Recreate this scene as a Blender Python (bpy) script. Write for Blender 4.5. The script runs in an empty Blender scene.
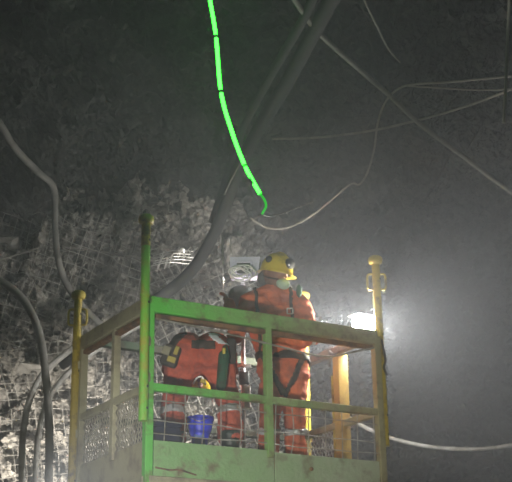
import bpy, bmesh, math, random
import numpy as np
from mathutils import Vector, Matrix

random.seed(7)
scene = bpy.context.scene
COL = scene.collection

# ------------------------------------------------------------------ camera
FPX, PITCH, ROLL, CAMZ = 1200.0, 0.350, -0.018, 1.65
cam_d = bpy.data.cameras.new('camera')
cam_d.sensor_fit = 'HORIZONTAL'
cam_d.sensor_width = 36.0
cam_d.lens = FPX / 512.0 * 36.0
cam = bpy.data.objects.new('camera', cam_d)
COL.objects.link(cam)
cam.rotation_mode = 'XYZ'
cam.matrix_world = (Matrix.Translation((0, 0, CAMZ)) @ Matrix.Rotation(math.pi / 2 + PITCH, 4, 'X')
                    @ Matrix.Rotation(ROLL, 4, 'Z'))
cam_d.clip_end = 200
scene.camera = cam

# ------------------------------------------------------------------ world, haze, exposure
world = bpy.data.worlds.new('mine_air')
scene.world = world
world.use_nodes = True
wn = world.node_tree.nodes
wl = world.node_tree.links
wn.clear()
wo = wn.new('ShaderNodeOutputWorld')
wb = wn.new('ShaderNodeBackground')
wb.inputs['Color'].default_value = (0.0, 0.0, 0.0, 1)
wb.inputs['Strength'].default_value = 0.0
wl.new(wb.outputs[0], wo.inputs['Surface'])
wv = wn.new('ShaderNodeVolumeScatter')
wv.inputs['Color'].default_value = (0.86, 0.93, 1.0, 1)
wv.inputs['Density'].default_value = 0.040
wv.inputs['Anisotropy'].default_value = 0.1
wl.new(wv.outputs[0], wo.inputs['Volume'])

scene.view_settings.view_transform = 'Standard'
scene.view_settings.look = 'None'
scene.view_settings.exposure = 0.0
scene.view_settings.gamma = 1.0
scene.view_settings.use_curve_mapping = False
scene.cycles.volume_bounces = 1
scene.cycles.max_bounces = 6
scene.cycles.use_denoising = True


def spot(name, loc, target, power, angle, color=(1, 1, 1), blend=0.6, radius=0.05):
    d = bpy.data.lights.new(name, 'SPOT')
    d.energy = power
    d.spot_size = math.radians(angle)
    d.spot_blend = blend
    d.color = color
    d.shadow_soft_size = radius
    o = bpy.data.objects.new(name, d)
    COL.objects.link(o)
    o.location = loc
    o.rotation_euler = (Vector(target) - Vector(loc)).to_track_quat('-Z', 'Y').to_euler()
    return o


# unseen spots added as fill: basket front, basket left side, rock face
spot('front_fill', (-.75, 3.6, 2.05), (-0.05, 8.05, 3.45), 640, 34, (1.0, 0.97, 0.92), 0.7, 0.06)  # added frontal fill below the view, no lamp body
spot('front_fill', (-1.5, 3.2, 2.3), (-1.4, 9.0, 3.4), 300, 20, (1.0, 0.96, 0.88), 0.8, 0.06)  # extra fill for the basket's left side and the hoses
spot('face_fill', (-2.7, 8.6, 1.2), (-2.0, 11.5, 2.85), 2400, 56, (1.0, 0.95, 0.86), 0.7, 0.06)  # stands in for an unseen low flood on the left face
spot('face_fill', (2.6, 10.8, 1.8), (2.5, 12.7, 2.9), 40, 34, (1.0, 0.93, 0.82), 0.9, 0.08)  # added to brighten the lower right rock patch


# ------------------------------------------------------------------ helpers
def ray(u, v):
    c, s = math.cos(ROLL), math.sin(ROLL)
    du, dv = u - 256.0, v - 241.0
    a = c * du + s * dv
    b = -s * du + c * dv
    x, zz = a / FPX, -b / FPX
    return Vector((x, math.cos(PITCH) - zz * math.sin(PITCH), math.sin(PITCH) + zz * math.cos(PITCH)))


def P(u, v, y):
    """world point at depth y (metres ahead of the camera) seen at that place of the photograph"""
    r = ray(u, v)
    t = y / r.y
    return Vector((r.x * t, y, CAMZ + r.z * t))


def mat(name, base, rough=0.7, metal=0.0, dirt=None, scale=8.0, amount=0.5, bump=0.0, bscale=40.0, emit=None, strength=0.0,
        speck=None):
    m = bpy.data.materials.new(name)
    m.use_nodes = True
    n, l = m.node_tree.nodes, m.node_tree.links
    b = n['Principled BSDF']
    b.inputs['Base Color'].default_value = (*base, 1)
    b.inputs['Roughness'].default_value = rough
    b.inputs['Metallic'].default_value = metal
    tc = n.new('ShaderNodeTexCoord')
    if dirt:
        t = n.new('ShaderNodeTexNoise')
        t.inputs['Scale'].default_value = scale
        t.inputs['Detail'].default_value = 8
        t.inputs['Roughness'].default_value = 0.65
        l.new(tc.outputs['Object'], t.inputs['Vector'])
        r = n.new('ShaderNodeValToRGB')
        r.color_ramp.elements[0].position = 0.62 - 0.3 * amount
        r.color_ramp.elements[1].position = 0.80 - 0.3 * amount
        r.color_ramp.elements[0].color = (*base, 1)
        r.color_ramp.elements[1].color = (*dirt, 1)
        l.new(t.outputs['Fac'], r.inputs['Fac'])
        l.new(r.outputs['Color'], b.inputs['Base Color'])
    if bump > 0:
        t2 = n.new('ShaderNodeTexNoise')
        t2.inputs['Scale'].default_value = bscale
        t2.inputs['Detail'].default_value = 6
        l.new(tc.outputs['Object'], t2.inputs['Vector'])
        bp = n.new('ShaderNodeBump')
        bp.inputs['Strength'].default_value = bump
        bp.inputs['Distance'].default_value = 0.02
        l.new(t2.outputs['Fac'], bp.inputs['Height'])
        l.new(bp.outputs['Normal'], b.inputs['Normal'])
    if emit:
        b.inputs['Emission Color'].default_value = (*emit, 1)
        b.inputs['Emission Strength'].default_value = strength
    return m


def rock_mat(name, light, dark, dusk=None):
    m = bpy.data.materials.new(name)
    m.use_nodes = True
    n, l = m.node_tree.nodes, m.node_tree.links
    b = n['Principled BSDF']
    b.inputs['Roughness'].default_value = 0.85
    tc = n.new('ShaderNodeTexCoord')
    t = n.new('ShaderNodeTexNoise')
    t.inputs['Scale'].default_value = 5.0
    t.inputs['Detail'].default_value = 10
    t.inputs['Roughness'].default_value = 0.7
    l.new(tc.outputs['Object'], t.inputs['Vector'])
    r = n.new('ShaderNodeValToRGB')
    r.color_ramp.elements[0].position = 0.36
    r.color_ramp.elements[1].position = 0.62
    r.color_ramp.elements[0].color = (*dark, 1)
    r.color_ramp.elements[1].color = (*light, 1)
    l.new(t.outputs['Fac'], r.inputs['Fac'])
    l.new(r.outputs['Color'], b.inputs['Base Color'])
    vc = n.new('ShaderNodeTexVoronoi'); vc.inputs['Scale'].default_value = 17.0
    l.new(tc.outputs['Object'], vc.inputs['Vector'])
    sc_ = n.new('ShaderNodeSeparateColor'); l.new(vc.outputs['Color'], sc_.inputs[0])
    mrc = n.new('ShaderNodeMapRange'); mrc.inputs['To Min'].default_value = 0.18; mrc.inputs['To Max'].default_value = 1.35
    l.new(sc_.outputs[0], mrc.inputs['Value'])
    mul = n.new('ShaderNodeMix'); mul.data_type = 'RGBA'; mul.blend_type = 'MULTIPLY'; mul.inputs[0].default_value = 1.0
    l.new(r.outputs['Color'], mul.inputs[6]); l.new(mrc.outputs['Result'], mul.inputs[7])
    r = mul
    l.new(r.outputs[2], b.inputs['Base Color'])
    if dusk:       # painted dimming: pale rock is darkened towards +X where less light falls
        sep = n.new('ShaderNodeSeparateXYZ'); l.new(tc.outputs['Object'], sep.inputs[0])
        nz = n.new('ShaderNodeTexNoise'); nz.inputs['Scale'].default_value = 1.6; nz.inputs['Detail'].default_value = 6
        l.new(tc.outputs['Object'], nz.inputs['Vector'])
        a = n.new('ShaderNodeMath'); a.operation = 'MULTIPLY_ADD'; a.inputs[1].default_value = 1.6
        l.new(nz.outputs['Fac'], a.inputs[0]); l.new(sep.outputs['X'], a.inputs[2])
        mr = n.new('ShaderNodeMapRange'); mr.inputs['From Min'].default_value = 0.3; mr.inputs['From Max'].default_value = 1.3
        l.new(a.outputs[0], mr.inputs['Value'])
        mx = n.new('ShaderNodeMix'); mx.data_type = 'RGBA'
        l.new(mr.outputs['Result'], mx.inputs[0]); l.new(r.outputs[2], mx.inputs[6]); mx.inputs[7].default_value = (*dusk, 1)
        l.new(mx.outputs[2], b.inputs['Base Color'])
    v = n.new('ShaderNodeTexVoronoi')
    v.inputs['Scale'].default_value = 16.0
    l.new(tc.outputs['Object'], v.inputs['Vector'])
    t2 = n.new('ShaderNodeTexNoise')
    t2.inputs['Scale'].default_value = 28.0
    t2.inputs['Detail'].default_value = 8
    l.new(tc.outputs['Object'], t2.inputs['Vector'])
    ad = n.new('ShaderNodeMath')
    ad.operation = 'ADD'
    l.new(v.outputs['Distance'], ad.inputs[0])
    l.new(t2.outputs['Fac'], ad.inputs[1])
    bp = n.new('ShaderNodeBump')
    bp.inputs['Strength'].default_value = 0.9
    bp.inputs['Distance'].default_value = 0.06
    l.new(ad.outputs[0], bp.inputs['Height'])
    l.new(bp.outputs['Normal'], b.inputs['Normal'])
    return m


M = {}
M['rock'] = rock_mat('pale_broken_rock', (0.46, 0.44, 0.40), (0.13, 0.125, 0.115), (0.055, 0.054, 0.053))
M['rock_dark'] = rock_mat('dark_shaded_rock', (0.062, 0.066, 0.062), (0.018, 0.019, 0.018))  # roof and side walls coloured near black in place of shade
M['mud'] = mat('wet_mud', (0.12, 0.11, 0.10), 0.6, dirt=(0.05, 0.045, 0.04), scale=2, bump=0.6, bscale=12)
M['frame'] = mat('worn_olive_paint', (0.42, 0.41, 0.26), 0.6, dirt=(0.25, 0.22, 0.15), scale=7, amount=0.45, bump=0.35, bscale=45)
M['plate'] = mat('pale_green_paint', (0.40, 0.47, 0.33), 0.6, dirt=(0.20, 0.15, 0.09), scale=6, amount=0.28, bump=0.5, bscale=30)
M['yellow'] = mat('worn_yellow_paint', (0.55, 0.43, 0.05), 0.5, dirt=(0.16, 0.11, 0.05), scale=10, amount=0.42, bump=0.25, bscale=50)
M['rust'] = mat('rusty_brown_steel', (0.30, 0.17, 0.08), 0.75, dirt=(0.10, 0.07, 0.05), scale=12, amount=0.6, bump=0.3)
M['wire'] = mat('galvanised_wire', (0.42, 0.42, 0.38), 0.5, 0.3, dirt=(0.22, 0.18, 0.12), scale=9, amount=0.5)
M['mesh'] = mat('rock_mesh_wire', (0.48, 0.47, 0.44), 0.5, 0.3, dirt=(0.18, 0.17, 0.15), scale=3, amount=0.5)
M['expanded'] = mat('expanded_steel', (0.36, 0.35, 0.27), 0.6, 0.2, dirt=(0.12, 0.10, 0.07), scale=9, amount=0.5)
M['orange'] = mat('orange_work_cloth', (0.66, 0.165, 0.072), 0.9, dirt=(0.36, 0.105, 0.06), scale=7, amount=0.58, bump=0.5, bscale=22)
M['red'] = mat('red_orange_work_cloth', (0.62, 0.125, 0.068), 0.9, dirt=(0.32, 0.075, 0.055), scale=7, amount=0.62, bump=0.5, bscale=22)
M['skin'] = mat('dusty_skin', (0.26, 0.14, 0.09), 0.6, dirt=(0.14, 0.09, 0.07), scale=12, amount=0.5)
M['glove'] = mat('orange_glove', (0.62, 0.16, 0.07), 0.7, dirt=(0.25, 0.10, 0.06), scale=14, amount=0.5)
M['glove_dark'] = mat('dark_glove', (0.05, 0.06, 0.06), 0.8, dirt=(0.10, 0.08, 0.05), scale=14, amount=0.5)
M['strap'] = mat('black_webbing', (0.05, 0.048, 0.042), 0.85, dirt=(0.14, 0.09, 0.06), scale=15, amount=0.4)
M['reflect'] = mat('silver_reflective_tape', (0.55, 0.57, 0.58), 0.35, 0.2, dirt=(0.30, 0.28, 0.26), scale=12, amount=0.5)
M['reflect_clean'] = mat('clean_reflective_tape', (0.80, 0.88, 0.90), 0.3, 0.1)
M['helmet'] = mat('yellow_helmet_shell', (0.78, 0.56, 0.04), 0.35, dirt=(0.35, 0.25, 0.04), scale=9, amount=0.4)
M['black'] = mat('black_rubber', (0.018, 0.020, 0.020), 0.6, dirt=(0.06, 0.055, 0.045), scale=12, amount=0.4)
M['boot'] = mat('dark_green_rubber', (0.025, 0.045, 0.035), 0.5, dirt=(0.09, 0.08, 0.06), scale=10, amount=0.4)
M['mask'] = mat('pale_green_mask', (0.42, 0.58, 0.46), 0.7)
M['white'] = mat('white_plastic_case', (0.78, 0.74, 0.95), 0.4, dirt=(0.5, 0.48, 0.58), scale=8, amount=0.25)
M['white_cable'] = mat('white_cable_jacket', (0.85, 0.86, 0.84), 0.5)
M['chrome'] = mat('bright_steel', (0.72, 0.72, 0.70), 0.3, 0.7, dirt=(0.35, 0.33, 0.30), scale=15, amount=0.4)
M['grey'] = mat('grey_cloth', (0.16, 0.17, 0.17), 0.85, dirt=(0.07, 0.07, 0.07), scale=8, amount=0.5, bump=0.4)
M['hose_pale'] = mat('pale_grey_hose', (0.40, 0.40, 0.38), 0.6, dirt=(0.16, 0.15, 0.13), scale=5, amount=0.55)
M['hose_grey'] = mat('grey_hose', (0.18, 0.18, 0.17), 0.75, dirt=(0.08, 0.075, 0.07), scale=5, amount=0.5)
M['hose_dark'] = mat('dark_hose', (0.030, 0.032, 0.030), 0.9, dirt=(0.014, 0.014, 0.014), scale=5, amount=0.5)
M['cable'] = mat('dusty_cable', (0.20, 0.195, 0.175), 0.8, dirt=(0.10, 0.096, 0.085), scale=6, amount=0.5)
M['cable_pale'] = mat('dusty_pale_cable', (0.32, 0.30, 0.26), 0.8, dirt=(0.16, 0.155, 0.13), scale=6, amount=0.4)
M['blue'] = mat('blue_plastic', (0.03, 0.06, 0.95), 0.4, dirt=(0.02, 0.04, 0.6), scale=10, amount=0.3)
M['blue_pale'] = mat('pale_blue_plastic', (0.10, 0.20, 0.55), 0.45)
M['navy'] = mat('navy_plastic', (0.012, 0.018, 0.055), 0.5, dirt=(0.04, 0.04, 0.05), scale=8, amount=0.4)
M['greenrope'] = mat('dark_green_rope', (0.03, 0.11, 0.06), 0.8, dirt=(0.05, 0.05, 0.03), scale=20, amount=0.5)
M['led'] = mat('green_light_tube', (0.05, 0.5, 0.1), 0.3, emit=(0.024, 1.0, 0.026), strength=14.0)
M['led_tail'] = mat('green_tube_tail', (0.04, 0.5, 0.08), 0.4, emit=(0.02, 1.0, 0.05), strength=0.6)
M['lens'] = mat('lit_lamp_lens', (1, 1, 1), 0.3, emit=(1.0, 0.97, 0.93), strength=1100.0)
M['machine'] = mat('machine_yellow', (0.5, 0.33, 0.04), 0.55, dirt=(0.15, 0.11, 0.06), scale=3, amount=0.5)


def worn_mat(name, left, right, dirt, x0, x1, amount=.4):
    """paint that has worn from one colour to the other along the length of the basket front"""
    m = mat(name, left, 0.6, dirt=dirt, scale=7, amount=amount, bump=0.4, bscale=40)
    n, l = m.node_tree.nodes, m.node_tree.links
    tc = [q for q in n if q.type == 'TEX_COORD'][0]
    ramp = [q for q in n if q.type == 'VALTORGB'][0]
    sep = n.new('ShaderNodeSeparateXYZ'); l.new(tc.outputs['Object'], sep.inputs[0])
    nz = n.new('ShaderNodeTexNoise'); nz.inputs['Scale'].default_value = 9; nz.inputs['Detail'].default_value = 5
    l.new(tc.outputs['Object'], nz.inputs['Vector'])
    a = n.new('ShaderNodeMath'); a.operation = 'MULTIPLY_ADD'; a.inputs[1].default_value = 0.9; l.new(nz.outputs['Fac'], a.inputs[0]); l.new(sep.outputs['X'], a.inputs[2])
    mr = n.new('ShaderNodeMapRange'); mr.inputs['From Min'].default_value = x0 + .45; mr.inputs['From Max'].default_value = x1 + .45
    l.new(a.outputs[0], mr.inputs['Value'])
    mx = n.new('ShaderNodeMix'); mx.data_type = 'RGBA'
    mx.inputs[6].default_value = (*left, 1); mx.inputs[7].default_value = (*right, 1)
    l.new(mr.outputs['Result'], mx.inputs[0])
    mx2 = n.new('ShaderNodeMix'); mx2.data_type = 'RGBA'
    t = ramp.inputs['Fac'].links[0].from_node
    mr2 = n.new('ShaderNodeMapRange'); mr2.inputs['From Min'].default_value = .62 - .3 * amount; mr2.inputs['From Max'].default_value = .80 - .3 * amount
    l.new(t.outputs['Fac'], mr2.inputs['Value']); l.new(mr2.outputs['Result'], mx2.inputs[0])
    l.new(mx.outputs[2], mx2.inputs[6]); mx2.inputs[7].default_value = (*dirt, 1)
    l.new(mx2.outputs[2], n['Principled BSDF'].inputs['Base Color'])
    return m


M['front'] = worn_mat('worn_green_front_paint', (0.13, 0.60, 0.08), (0.38, 0.36, 0.20), (0.17, 0.12, 0.06), 0.1, 1.5, .42)
M['plate'] = worn_mat('green_kick_plate_paint', (0.27, 0.52, 0.20), (0.48, 0.52, 0.38), (0.22, 0.19, 0.11), 0.2, 1.9, .36)
M['tube_green'] = mat('green_over_yellow_paint', (0.20, 0.60, 0.06), 0.5, dirt=(0.45, 0.42, 0.06), scale=7, amount=0.5, bump=.25)
M['tan'] = mat('tan_yellow_paint', (0.52, 0.38, 0.12), 0.55, dirt=(0.30, 0.18, 0.08), scale=8, amount=0.45, bump=.3)


M['rear'] = mat('darkened_rear_green', (0.05, 0.085, 0.05), 0.7, dirt=(0.07, 0.06, 0.04), scale=8, amount=0.5)  # darkened colour so the lit rear rails and kick plate recede


class MB:
    def __init__(self):
        self.v, self.f = [], []

    def add(self, vs, fs):
        o = len(self.v)
        self.v += [tuple(p) for p in vs]
        self.f += [tuple(i + o for i in q) for q in fs]
        return self

    def box(self, c, s, R=None, bev=0.0):
        c = Vector(c)
        hx, hy, hz = s[0] / 2, s[1] / 2, s[2] / 2
        if bev <= 0:
            vs = [Vector((x, y, z)) for x in (-hx, hx) for y in (-hy, hy) for z in (-hz, hz)]
            fs = [(0, 1, 3, 2), (4, 6, 7, 5), (0, 4, 5, 1), (2, 3, 7, 6), (0, 2, 6, 4), (1, 5, 7, 3)]
        else:
            bm = bmesh.new()
            bmesh.ops.create_cube(bm, size=1.0)
            for q in bm.verts:
                q.co = Vector((q.co.x * s[0], q.co.y * s[1], q.co.z * s[2]))
            bmesh.ops.bevel(bm, geom=bm.edges[:], offset=bev, segments=2, affect='EDGES', profile=0.5)
            bm.verts.index_update()
            vs = [q.co.copy() for q in bm.verts]
            fs = [[q.index for q in fc.verts] for fc in bm.faces]
            bm.free()
        if R is not None:
            vs = [R @ p for p in vs]
        return self.add([p + c for p in vs], fs)

    def bar(self, a, b, w, h, up=(0, 0, 1), bev=0.0):
        """box beam from a to b, w wide sideways and h high"""
        a, b = Vector(a), Vector(b)
        x = (b - a).normalized()
        u = Vector(up)
        y = u.cross(x).normalized()
        z = x.cross(y)
        R = Matrix((x, y, z)).transposed()
        return self.box((a + b) / 2, ((b - a).length, w, h), R, bev)

    def tube(self, pts, r, seg=8, caps=True):
        pts = [Vector(p) for p in pts]
        n = len(pts)
        rs = r if isinstance(r, (list, tuple)) else [r] * n
        T = []
        for i in range(n):
            a, b = pts[max(i - 1, 0)], pts[min(i + 1, n - 1)]
            d = b - a
            T.append(d.normalized() if d.length > 1e-9 else Vector((0, 0, 1)))
        nrm = T[0].orthogonal().normalized()
        vs, fs = [], []
        for i in range(n):
            nrm = (nrm - T[i] * nrm.dot(T[i]))
            nrm = nrm.normalized() if nrm.length > 1e-6 else T[i].orthogonal().normalized()
            bn = T[i].cross(nrm)
            for k in range(seg):
                a = 2 * math.pi * k / seg
                vs.append(pts[i] + (nrm * math.cos(a) + bn * math.sin(a)) * rs[i])
        for i in range(n - 1):
            for k in range(seg):
                k2 = (k + 1) % seg
                fs.append((i * seg + k, i * seg + k2, (i + 1) * seg + k2, (i + 1) * seg + k))
        if caps:
            fs.append(tuple(range(seg - 1, -1, -1)))
            fs.append(tuple((n - 1) * seg + k for k in range(seg)))
        return self.add(vs, fs)

    def lathe(self, base, axis, prof, seg=16):
        """prof: list of (distance along axis, radius)"""
        base, ax = Vector(base), Vector(axis).normalized()
        nx = ax.orthogonal().normalized()
        ny = ax.cross(nx)
        vs, fs = [], []
        for (h, r) in prof:
            for k in range(seg):
                a = 2 * math.pi * k / seg
                vs.append(base + ax * h + (nx * math.cos(a) + ny * math.sin(a)) * max(r, 1e-4))
        for i in range(len(prof) - 1):
            for k in range(seg):
                k2 = (k + 1) % seg
                fs.append((i * seg + k, i * seg + k2, (i + 1) * seg + k2, (i + 1) * seg + k))
        fs.append(tuple(range(seg - 1, -1, -1)))
        fs.append(tuple((len(prof) - 1) * seg + k for k in range(seg)))
        return self.add(vs, fs)

    def capsule(self, a, b, ra, rb, seg=12):
        a, b = Vector(a), Vector(b)
        d = b - a
        L = d.length
        ax = d.normalized() if L > 1e-6 else Vector((0, 0, 1))
        prof = [(-ra * math.cos(t), ra * math.sin(t)) for t in [math.pi / 2 * i / 4 for i in range(5)]]
        prof += [(L + rb * math.sin(t), rb * math.cos(t)) for t in [math.pi / 2 * i / 4 for i in range(5)]]
        return self.lathe(a, ax, prof, seg)

    def ellipsoid(self, c, r, R=None, seg=16, rings=10):
        c = Vector(c)
        vs, fs = [], []
        for i in range(rings + 1):
            t = math.pi * i / rings
            for k in range(seg):
                a = 2 * math.pi * k / seg
                p = Vector((max(math.sin(t), 1e-3) * math.cos(a) * r[0], max(math.sin(t), 1e-3) * math.sin(a) * r[1], math.cos(t) * r[2]))
                vs.append(c + (R @ p if R is not None else p))
        for i in range(rings):
            for k in range(seg):
                k2 = (k + 1) % seg
                fs.append((i * seg + k, (i + 1) * seg + k, (i + 1) * seg + k2, i * seg + k2))
        fs.append(tuple(range(seg)))
        fs.append(tuple(rings * seg + k for k in range(seg - 1, -1, -1)))
        return self.add(vs, fs)

    def build(self, name, m, parent=None, smooth=False, origin=None):
        me = bpy.data.meshes.new(name)
        vs = self.v
        if origin is not None:
            og = Vector(origin)
            vs = [tuple(Vector(p) - og) for p in vs]
        me.from_pydata(vs, [], self.f)
        me.update()
        if smooth:
            me.polygons.foreach_set('use_smooth', [True] * len(me.polygons))
        me.materials.append(m)
        o = bpy.data.objects.new(name, me)
        COL.objects.link(o)
        if origin is not None:
            o.location = origin
        if parent is not None:
            o.parent = parent
            if origin is None and parent.get('world_parts'):
                o.location = -Vector(parent.location)
        return o


def tag(o, label=None, cat=None, group=None, kind=None):
    if label:
        o['label'] = label
    if cat:
        o['category'] = cat
    if group:
        o['group'] = group
    if kind:
        o['kind'] = kind
    return o


def empty(name, loc, rz=0.0, world_parts=False):
    o = bpy.data.objects.new(name, None)
    o.empty_display_size = 0.1
    COL.objects.link(o)
    o.location = loc
    o.rotation_euler = (0, 0, rz)
    if world_parts:
        o['world_parts'] = True
    return o


def spline(pts, per=8):
    """Catmull-Rom through the points"""
    pts = [Vector(p) for p in pts]
    q = [pts[0] * 2 - pts[1]] + pts + [pts[-1] * 2 - pts[-2]]
    out = []
    for i in range(1, len(q) - 2):
        for k in range(per):
            t = k / per
            a, b, c, d = q[i - 1], q[i], q[i + 1], q[i + 2]
            out.append(0.5 * ((2 * b) + (c - a) * t + (2 * a - 5 * b + 4 * c - d) * t * t + (3 * b - a - 3 * c + d) * t ** 3))
    out.append(pts[-1])
    return out


# ------------------------------------------------------------------ rock noise (numpy)
def h3(i, j, k, s):
    i = i.astype(np.int64); j = j.astype(np.int64); k = k.astype(np.int64)
    n = (i * 374761393 + j * 668265263 + k * 2147483647 + s * 974634777) & 0xffffffff
    n = ((n ^ (n >> 13)) * 1274126177) & 0xffffffff
    n = ((n ^ (n >> 16)) * 2246822519) & 0xffffffff
    n = n ^ (n >> 15)
    return (n & 0xffffff) / float(0x1000000)


def vnoise(p, s):
    f = np.floor(p)
    t = p - f
    t = t * t * (3 - 2 * t)
    o = 0
    for dx in (0, 1):
        for dy in (0, 1):
            for dz in (0, 1):
                w = (t[:, 0] if dx else 1 - t[:, 0]) * (t[:, 1] if dy else 1 - t[:, 1]) * (t[:, 2] if dz else 1 - t[:, 2])
                o = o + w * h3(f[:, 0] + dx, f[:, 1] + dy, f[:, 2] + dz, s)
    return o - 0.5


def facets(p, cell, s, tilt=1.0):
    """broken-rock facets: each Voronoi cell is a tilted plane"""
    q = p / cell
    f = np.floor(q)
    best = np.full(len(p), 1e9)
    out = np.zeros(len(p))
    for dx in (-1, 0, 1):
        for dy in (-1, 0, 1):
            for dz in (-1, 0, 1):
                c0, c1, c2 = f[:, 0] + dx, f[:, 1] + dy, f[:, 2] + dz
                r = [h3(c0, c1, c2, s + 11 * m) for m in range(7)]
                fx, fy, fz = c0 + r[0], c1 + r[1], c2 + r[2]
                d = (q[:, 0] - fx) ** 2 + (q[:, 1] - fy) ** 2 + (q[:, 2] - fz) ** 2
                val = (r[3] - 0.5) + tilt * ((r[4] - .5) * (q[:, 0] - fx) + (r[5] - .5) * (q[:, 1] - fy) + (r[6] - .5) * (q[:, 2] - fz)) * 2
                w = d < best
                best = np.where(w, d, best)
                out = np.where(w, val, out)
    return out


def low_rock(p):
    return 0.45 * vnoise(p / 1.7, 3) + 0.25 * vnoise(p / 0.8, 5) + 0.28 * facets(p, 0.75, 21, 0.8)


def full_rock(p, fine=1.0):
    w = np.stack([vnoise(p / 0.3, 31), vnoise(p / 0.3, 32), vnoise(p / 0.3, 33)], 1) * 0.12
    q = p + w
    return low_rock(p) + 0.13 * facets(q, 0.27, 41, 0.9) + fine * (0.075 * facets(q, 0.10, 51, 1.2) + 0.03 * vnoise(p / 0.045, 61))


def grid_obj(name, base, nrm, nu, nv, m, fine=1.0, label=None):
    d = full_rock(base, fine)
    p = base + nrm * d[:, None]
    fs = [(i * nv + j, (i + 1) * nv + j, (i + 1) * nv + j + 1, i * nv + j + 1) for i in range(nu - 1) for j in range(nv - 1)]
    me = bpy.data.meshes.new(name)
    me.from_pydata(p.tolist(), [], fs)
    me.update()
    me.materials.append(m)
    o = bpy.data.objects.new(name, me)
    COL.objects.link(o)
    tag(o, kind='structure')
    if label:
        o['label'] = label
    return o


# ------------------------------------------------------------------ the drift
FACE0, FACEK = 12.1, 0.32           # working face: y = FACE0 + FACEK * x, running back to the right
fn = np.array([FACEK, -1.0, 0.0]); fn /= np.linalg.norm(fn)


def face_pts(xs, zs):
    X, Z = np.meshgrid(xs, zs, indexing='ij')
    X, Z = X.ravel(), Z.ravel()
    lean = 0.10 * np.clip(Z - 3.0, 0, 9) ** 2 * 0.5      # the face leans out towards the back of the drift
    return np.stack([X, FACE0 + FACEK * X - lean, Z], 1)


xs = np.arange(-3.5, 4.2, 0.024)
zs = np.arange(2.3, 7.1, 0.024)
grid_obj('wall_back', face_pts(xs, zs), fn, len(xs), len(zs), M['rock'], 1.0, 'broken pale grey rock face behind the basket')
xs2 = np.arange(-3.5, 4.2, 0.15)
zs2 = np.arange(-0.1, 2.40, 0.12)
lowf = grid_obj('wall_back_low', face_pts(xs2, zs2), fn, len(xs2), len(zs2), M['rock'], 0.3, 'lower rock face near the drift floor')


def vault(t):
    """profile point and inward normal; t 0..1 from left floor over the back to right floor"""
    a, hs, ht = 3.3, 3.6, 6.35
    arc = math.pi * 0.5 * math.sqrt((a * a + (ht - hs) ** 2) / 2) * 2
    L = 2 * hs + arc
    s = t * L
    if s < hs:
        return (-a, s), (1, 0)
    if s > L - hs:
        return (a, L - s), (-1, 0)
    th = math.pi * (1 - (s - hs) / arc)
    x, z = a * math.copysign(abs(math.cos(th)) ** 0.8, math.cos(th)), hs + (ht - hs) * abs(math.sin(th)) ** 0.55
    nx, nz = -math.cos(th) / a, -math.sin(th) / (ht - hs)
    k = math.hypot(nx, nz)
    return (x, z), (nx / k, nz / k)


def vault_part(name, t0, t1, nt, y0, y1, ny, m, fine, label):
    ts = np.linspace(t0, t1, nt)
    ys = np.linspace(y0, y1, ny)
    B, N = [], []
    for t in ts:
        (x, z), (nx, nz) = vault(t)
        for y in ys:
            B.append((x, y, z)); N.append((nx, 0, nz))
    return grid_obj(name, np.array(B), np.array(N), nt, ny, m, fine, label)


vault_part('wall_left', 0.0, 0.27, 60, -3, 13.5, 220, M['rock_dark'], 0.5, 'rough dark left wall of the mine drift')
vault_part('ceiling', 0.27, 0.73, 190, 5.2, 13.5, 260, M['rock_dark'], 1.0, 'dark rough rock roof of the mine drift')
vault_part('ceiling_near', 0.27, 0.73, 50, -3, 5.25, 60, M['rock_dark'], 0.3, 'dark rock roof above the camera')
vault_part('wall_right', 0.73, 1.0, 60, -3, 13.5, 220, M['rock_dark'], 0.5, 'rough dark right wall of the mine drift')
gx = np.linspace(-3.6, 3.6, 50); gy = np.linspace(-3, 13.2, 100)
GX, GY = np.meshgrid(gx, gy, indexing='ij')
gp = np.stack([GX.ravel(), GY.ravel(), np.zeros(GX.size)], 1)
gz = 0.06 * vnoise(gp / 0.5, 77) - 0.04
fl = MB(); fl.v = [(a, b, c) for (a, b, _), c in zip(gp.tolist(), gz.tolist())]
fl.f = [(i * 100 + j, (i + 1) * 100 + j, (i + 1) * 100 + j + 1, i * 100 + j + 1) for i in range(49) for j in range(99)]
tag(fl.build('floor', M['mud']), 'muddy floor of the mine drift', kind='structure')


# ------------------------------------------------------------------ wire mesh pinned over the face
def face_surface(x, z, off):
    b = face_pts(np.array([x]), np.array([z])) if np.isscalar(x) else None
    return b


def mesh_sheet(name, x0, x1, z0, z1, rot, pitch, r, off, label, seed, sag=0.14):
    cx, cz = (x0 + x1) / 2, (z0 + z1) / 2
    R = max(x1 - x0, z1 - z0)
    mb = MB()
    rnd = random.Random(seed)
    for ang in (rot, rot + math.pi / 2):
        dx, dz = math.cos(ang), math.sin(ang)
        n = int(R / pitch)
        for i in range(-n, n + 1):
            o = i * pitch + rnd.uniform(-.025, .025)
            line = []
            k = np.arange(-R, R, 0.05)
            X = cx + dx * k - dz * o
            Z = cz + dz * k + dx * o
            ok = (X > x0) & (X < x1) & (Z > z0) & (Z < z1)
            X, Z = X[ok], Z[ok]
            if len(X) < 3:
                continue
            lean = 0.05 * np.clip(Z - 3.0, 0, 9) ** 2
            b = np.stack([X, FACE0 + FACEK * X - lean, Z], 1)
            X = X + .10 * vnoise(b / .45, seed + 5); Z = Z + .10 * vnoise(b / .45, seed + 6)
            b = np.stack([X, FACE0 + FACEK * X - lean, Z], 1)
            d = low_rock(b) * 0.8 + off + sag * vnoise(b / 0.35, seed)
            p = b + fn * d[:, None]
            mb.tube([Vector(q) for q in p], r, 4, False)
    o = mb.build(name, M['mesh'])
    return tag(o, label, 'wire mesh', kind='stuff')


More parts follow.
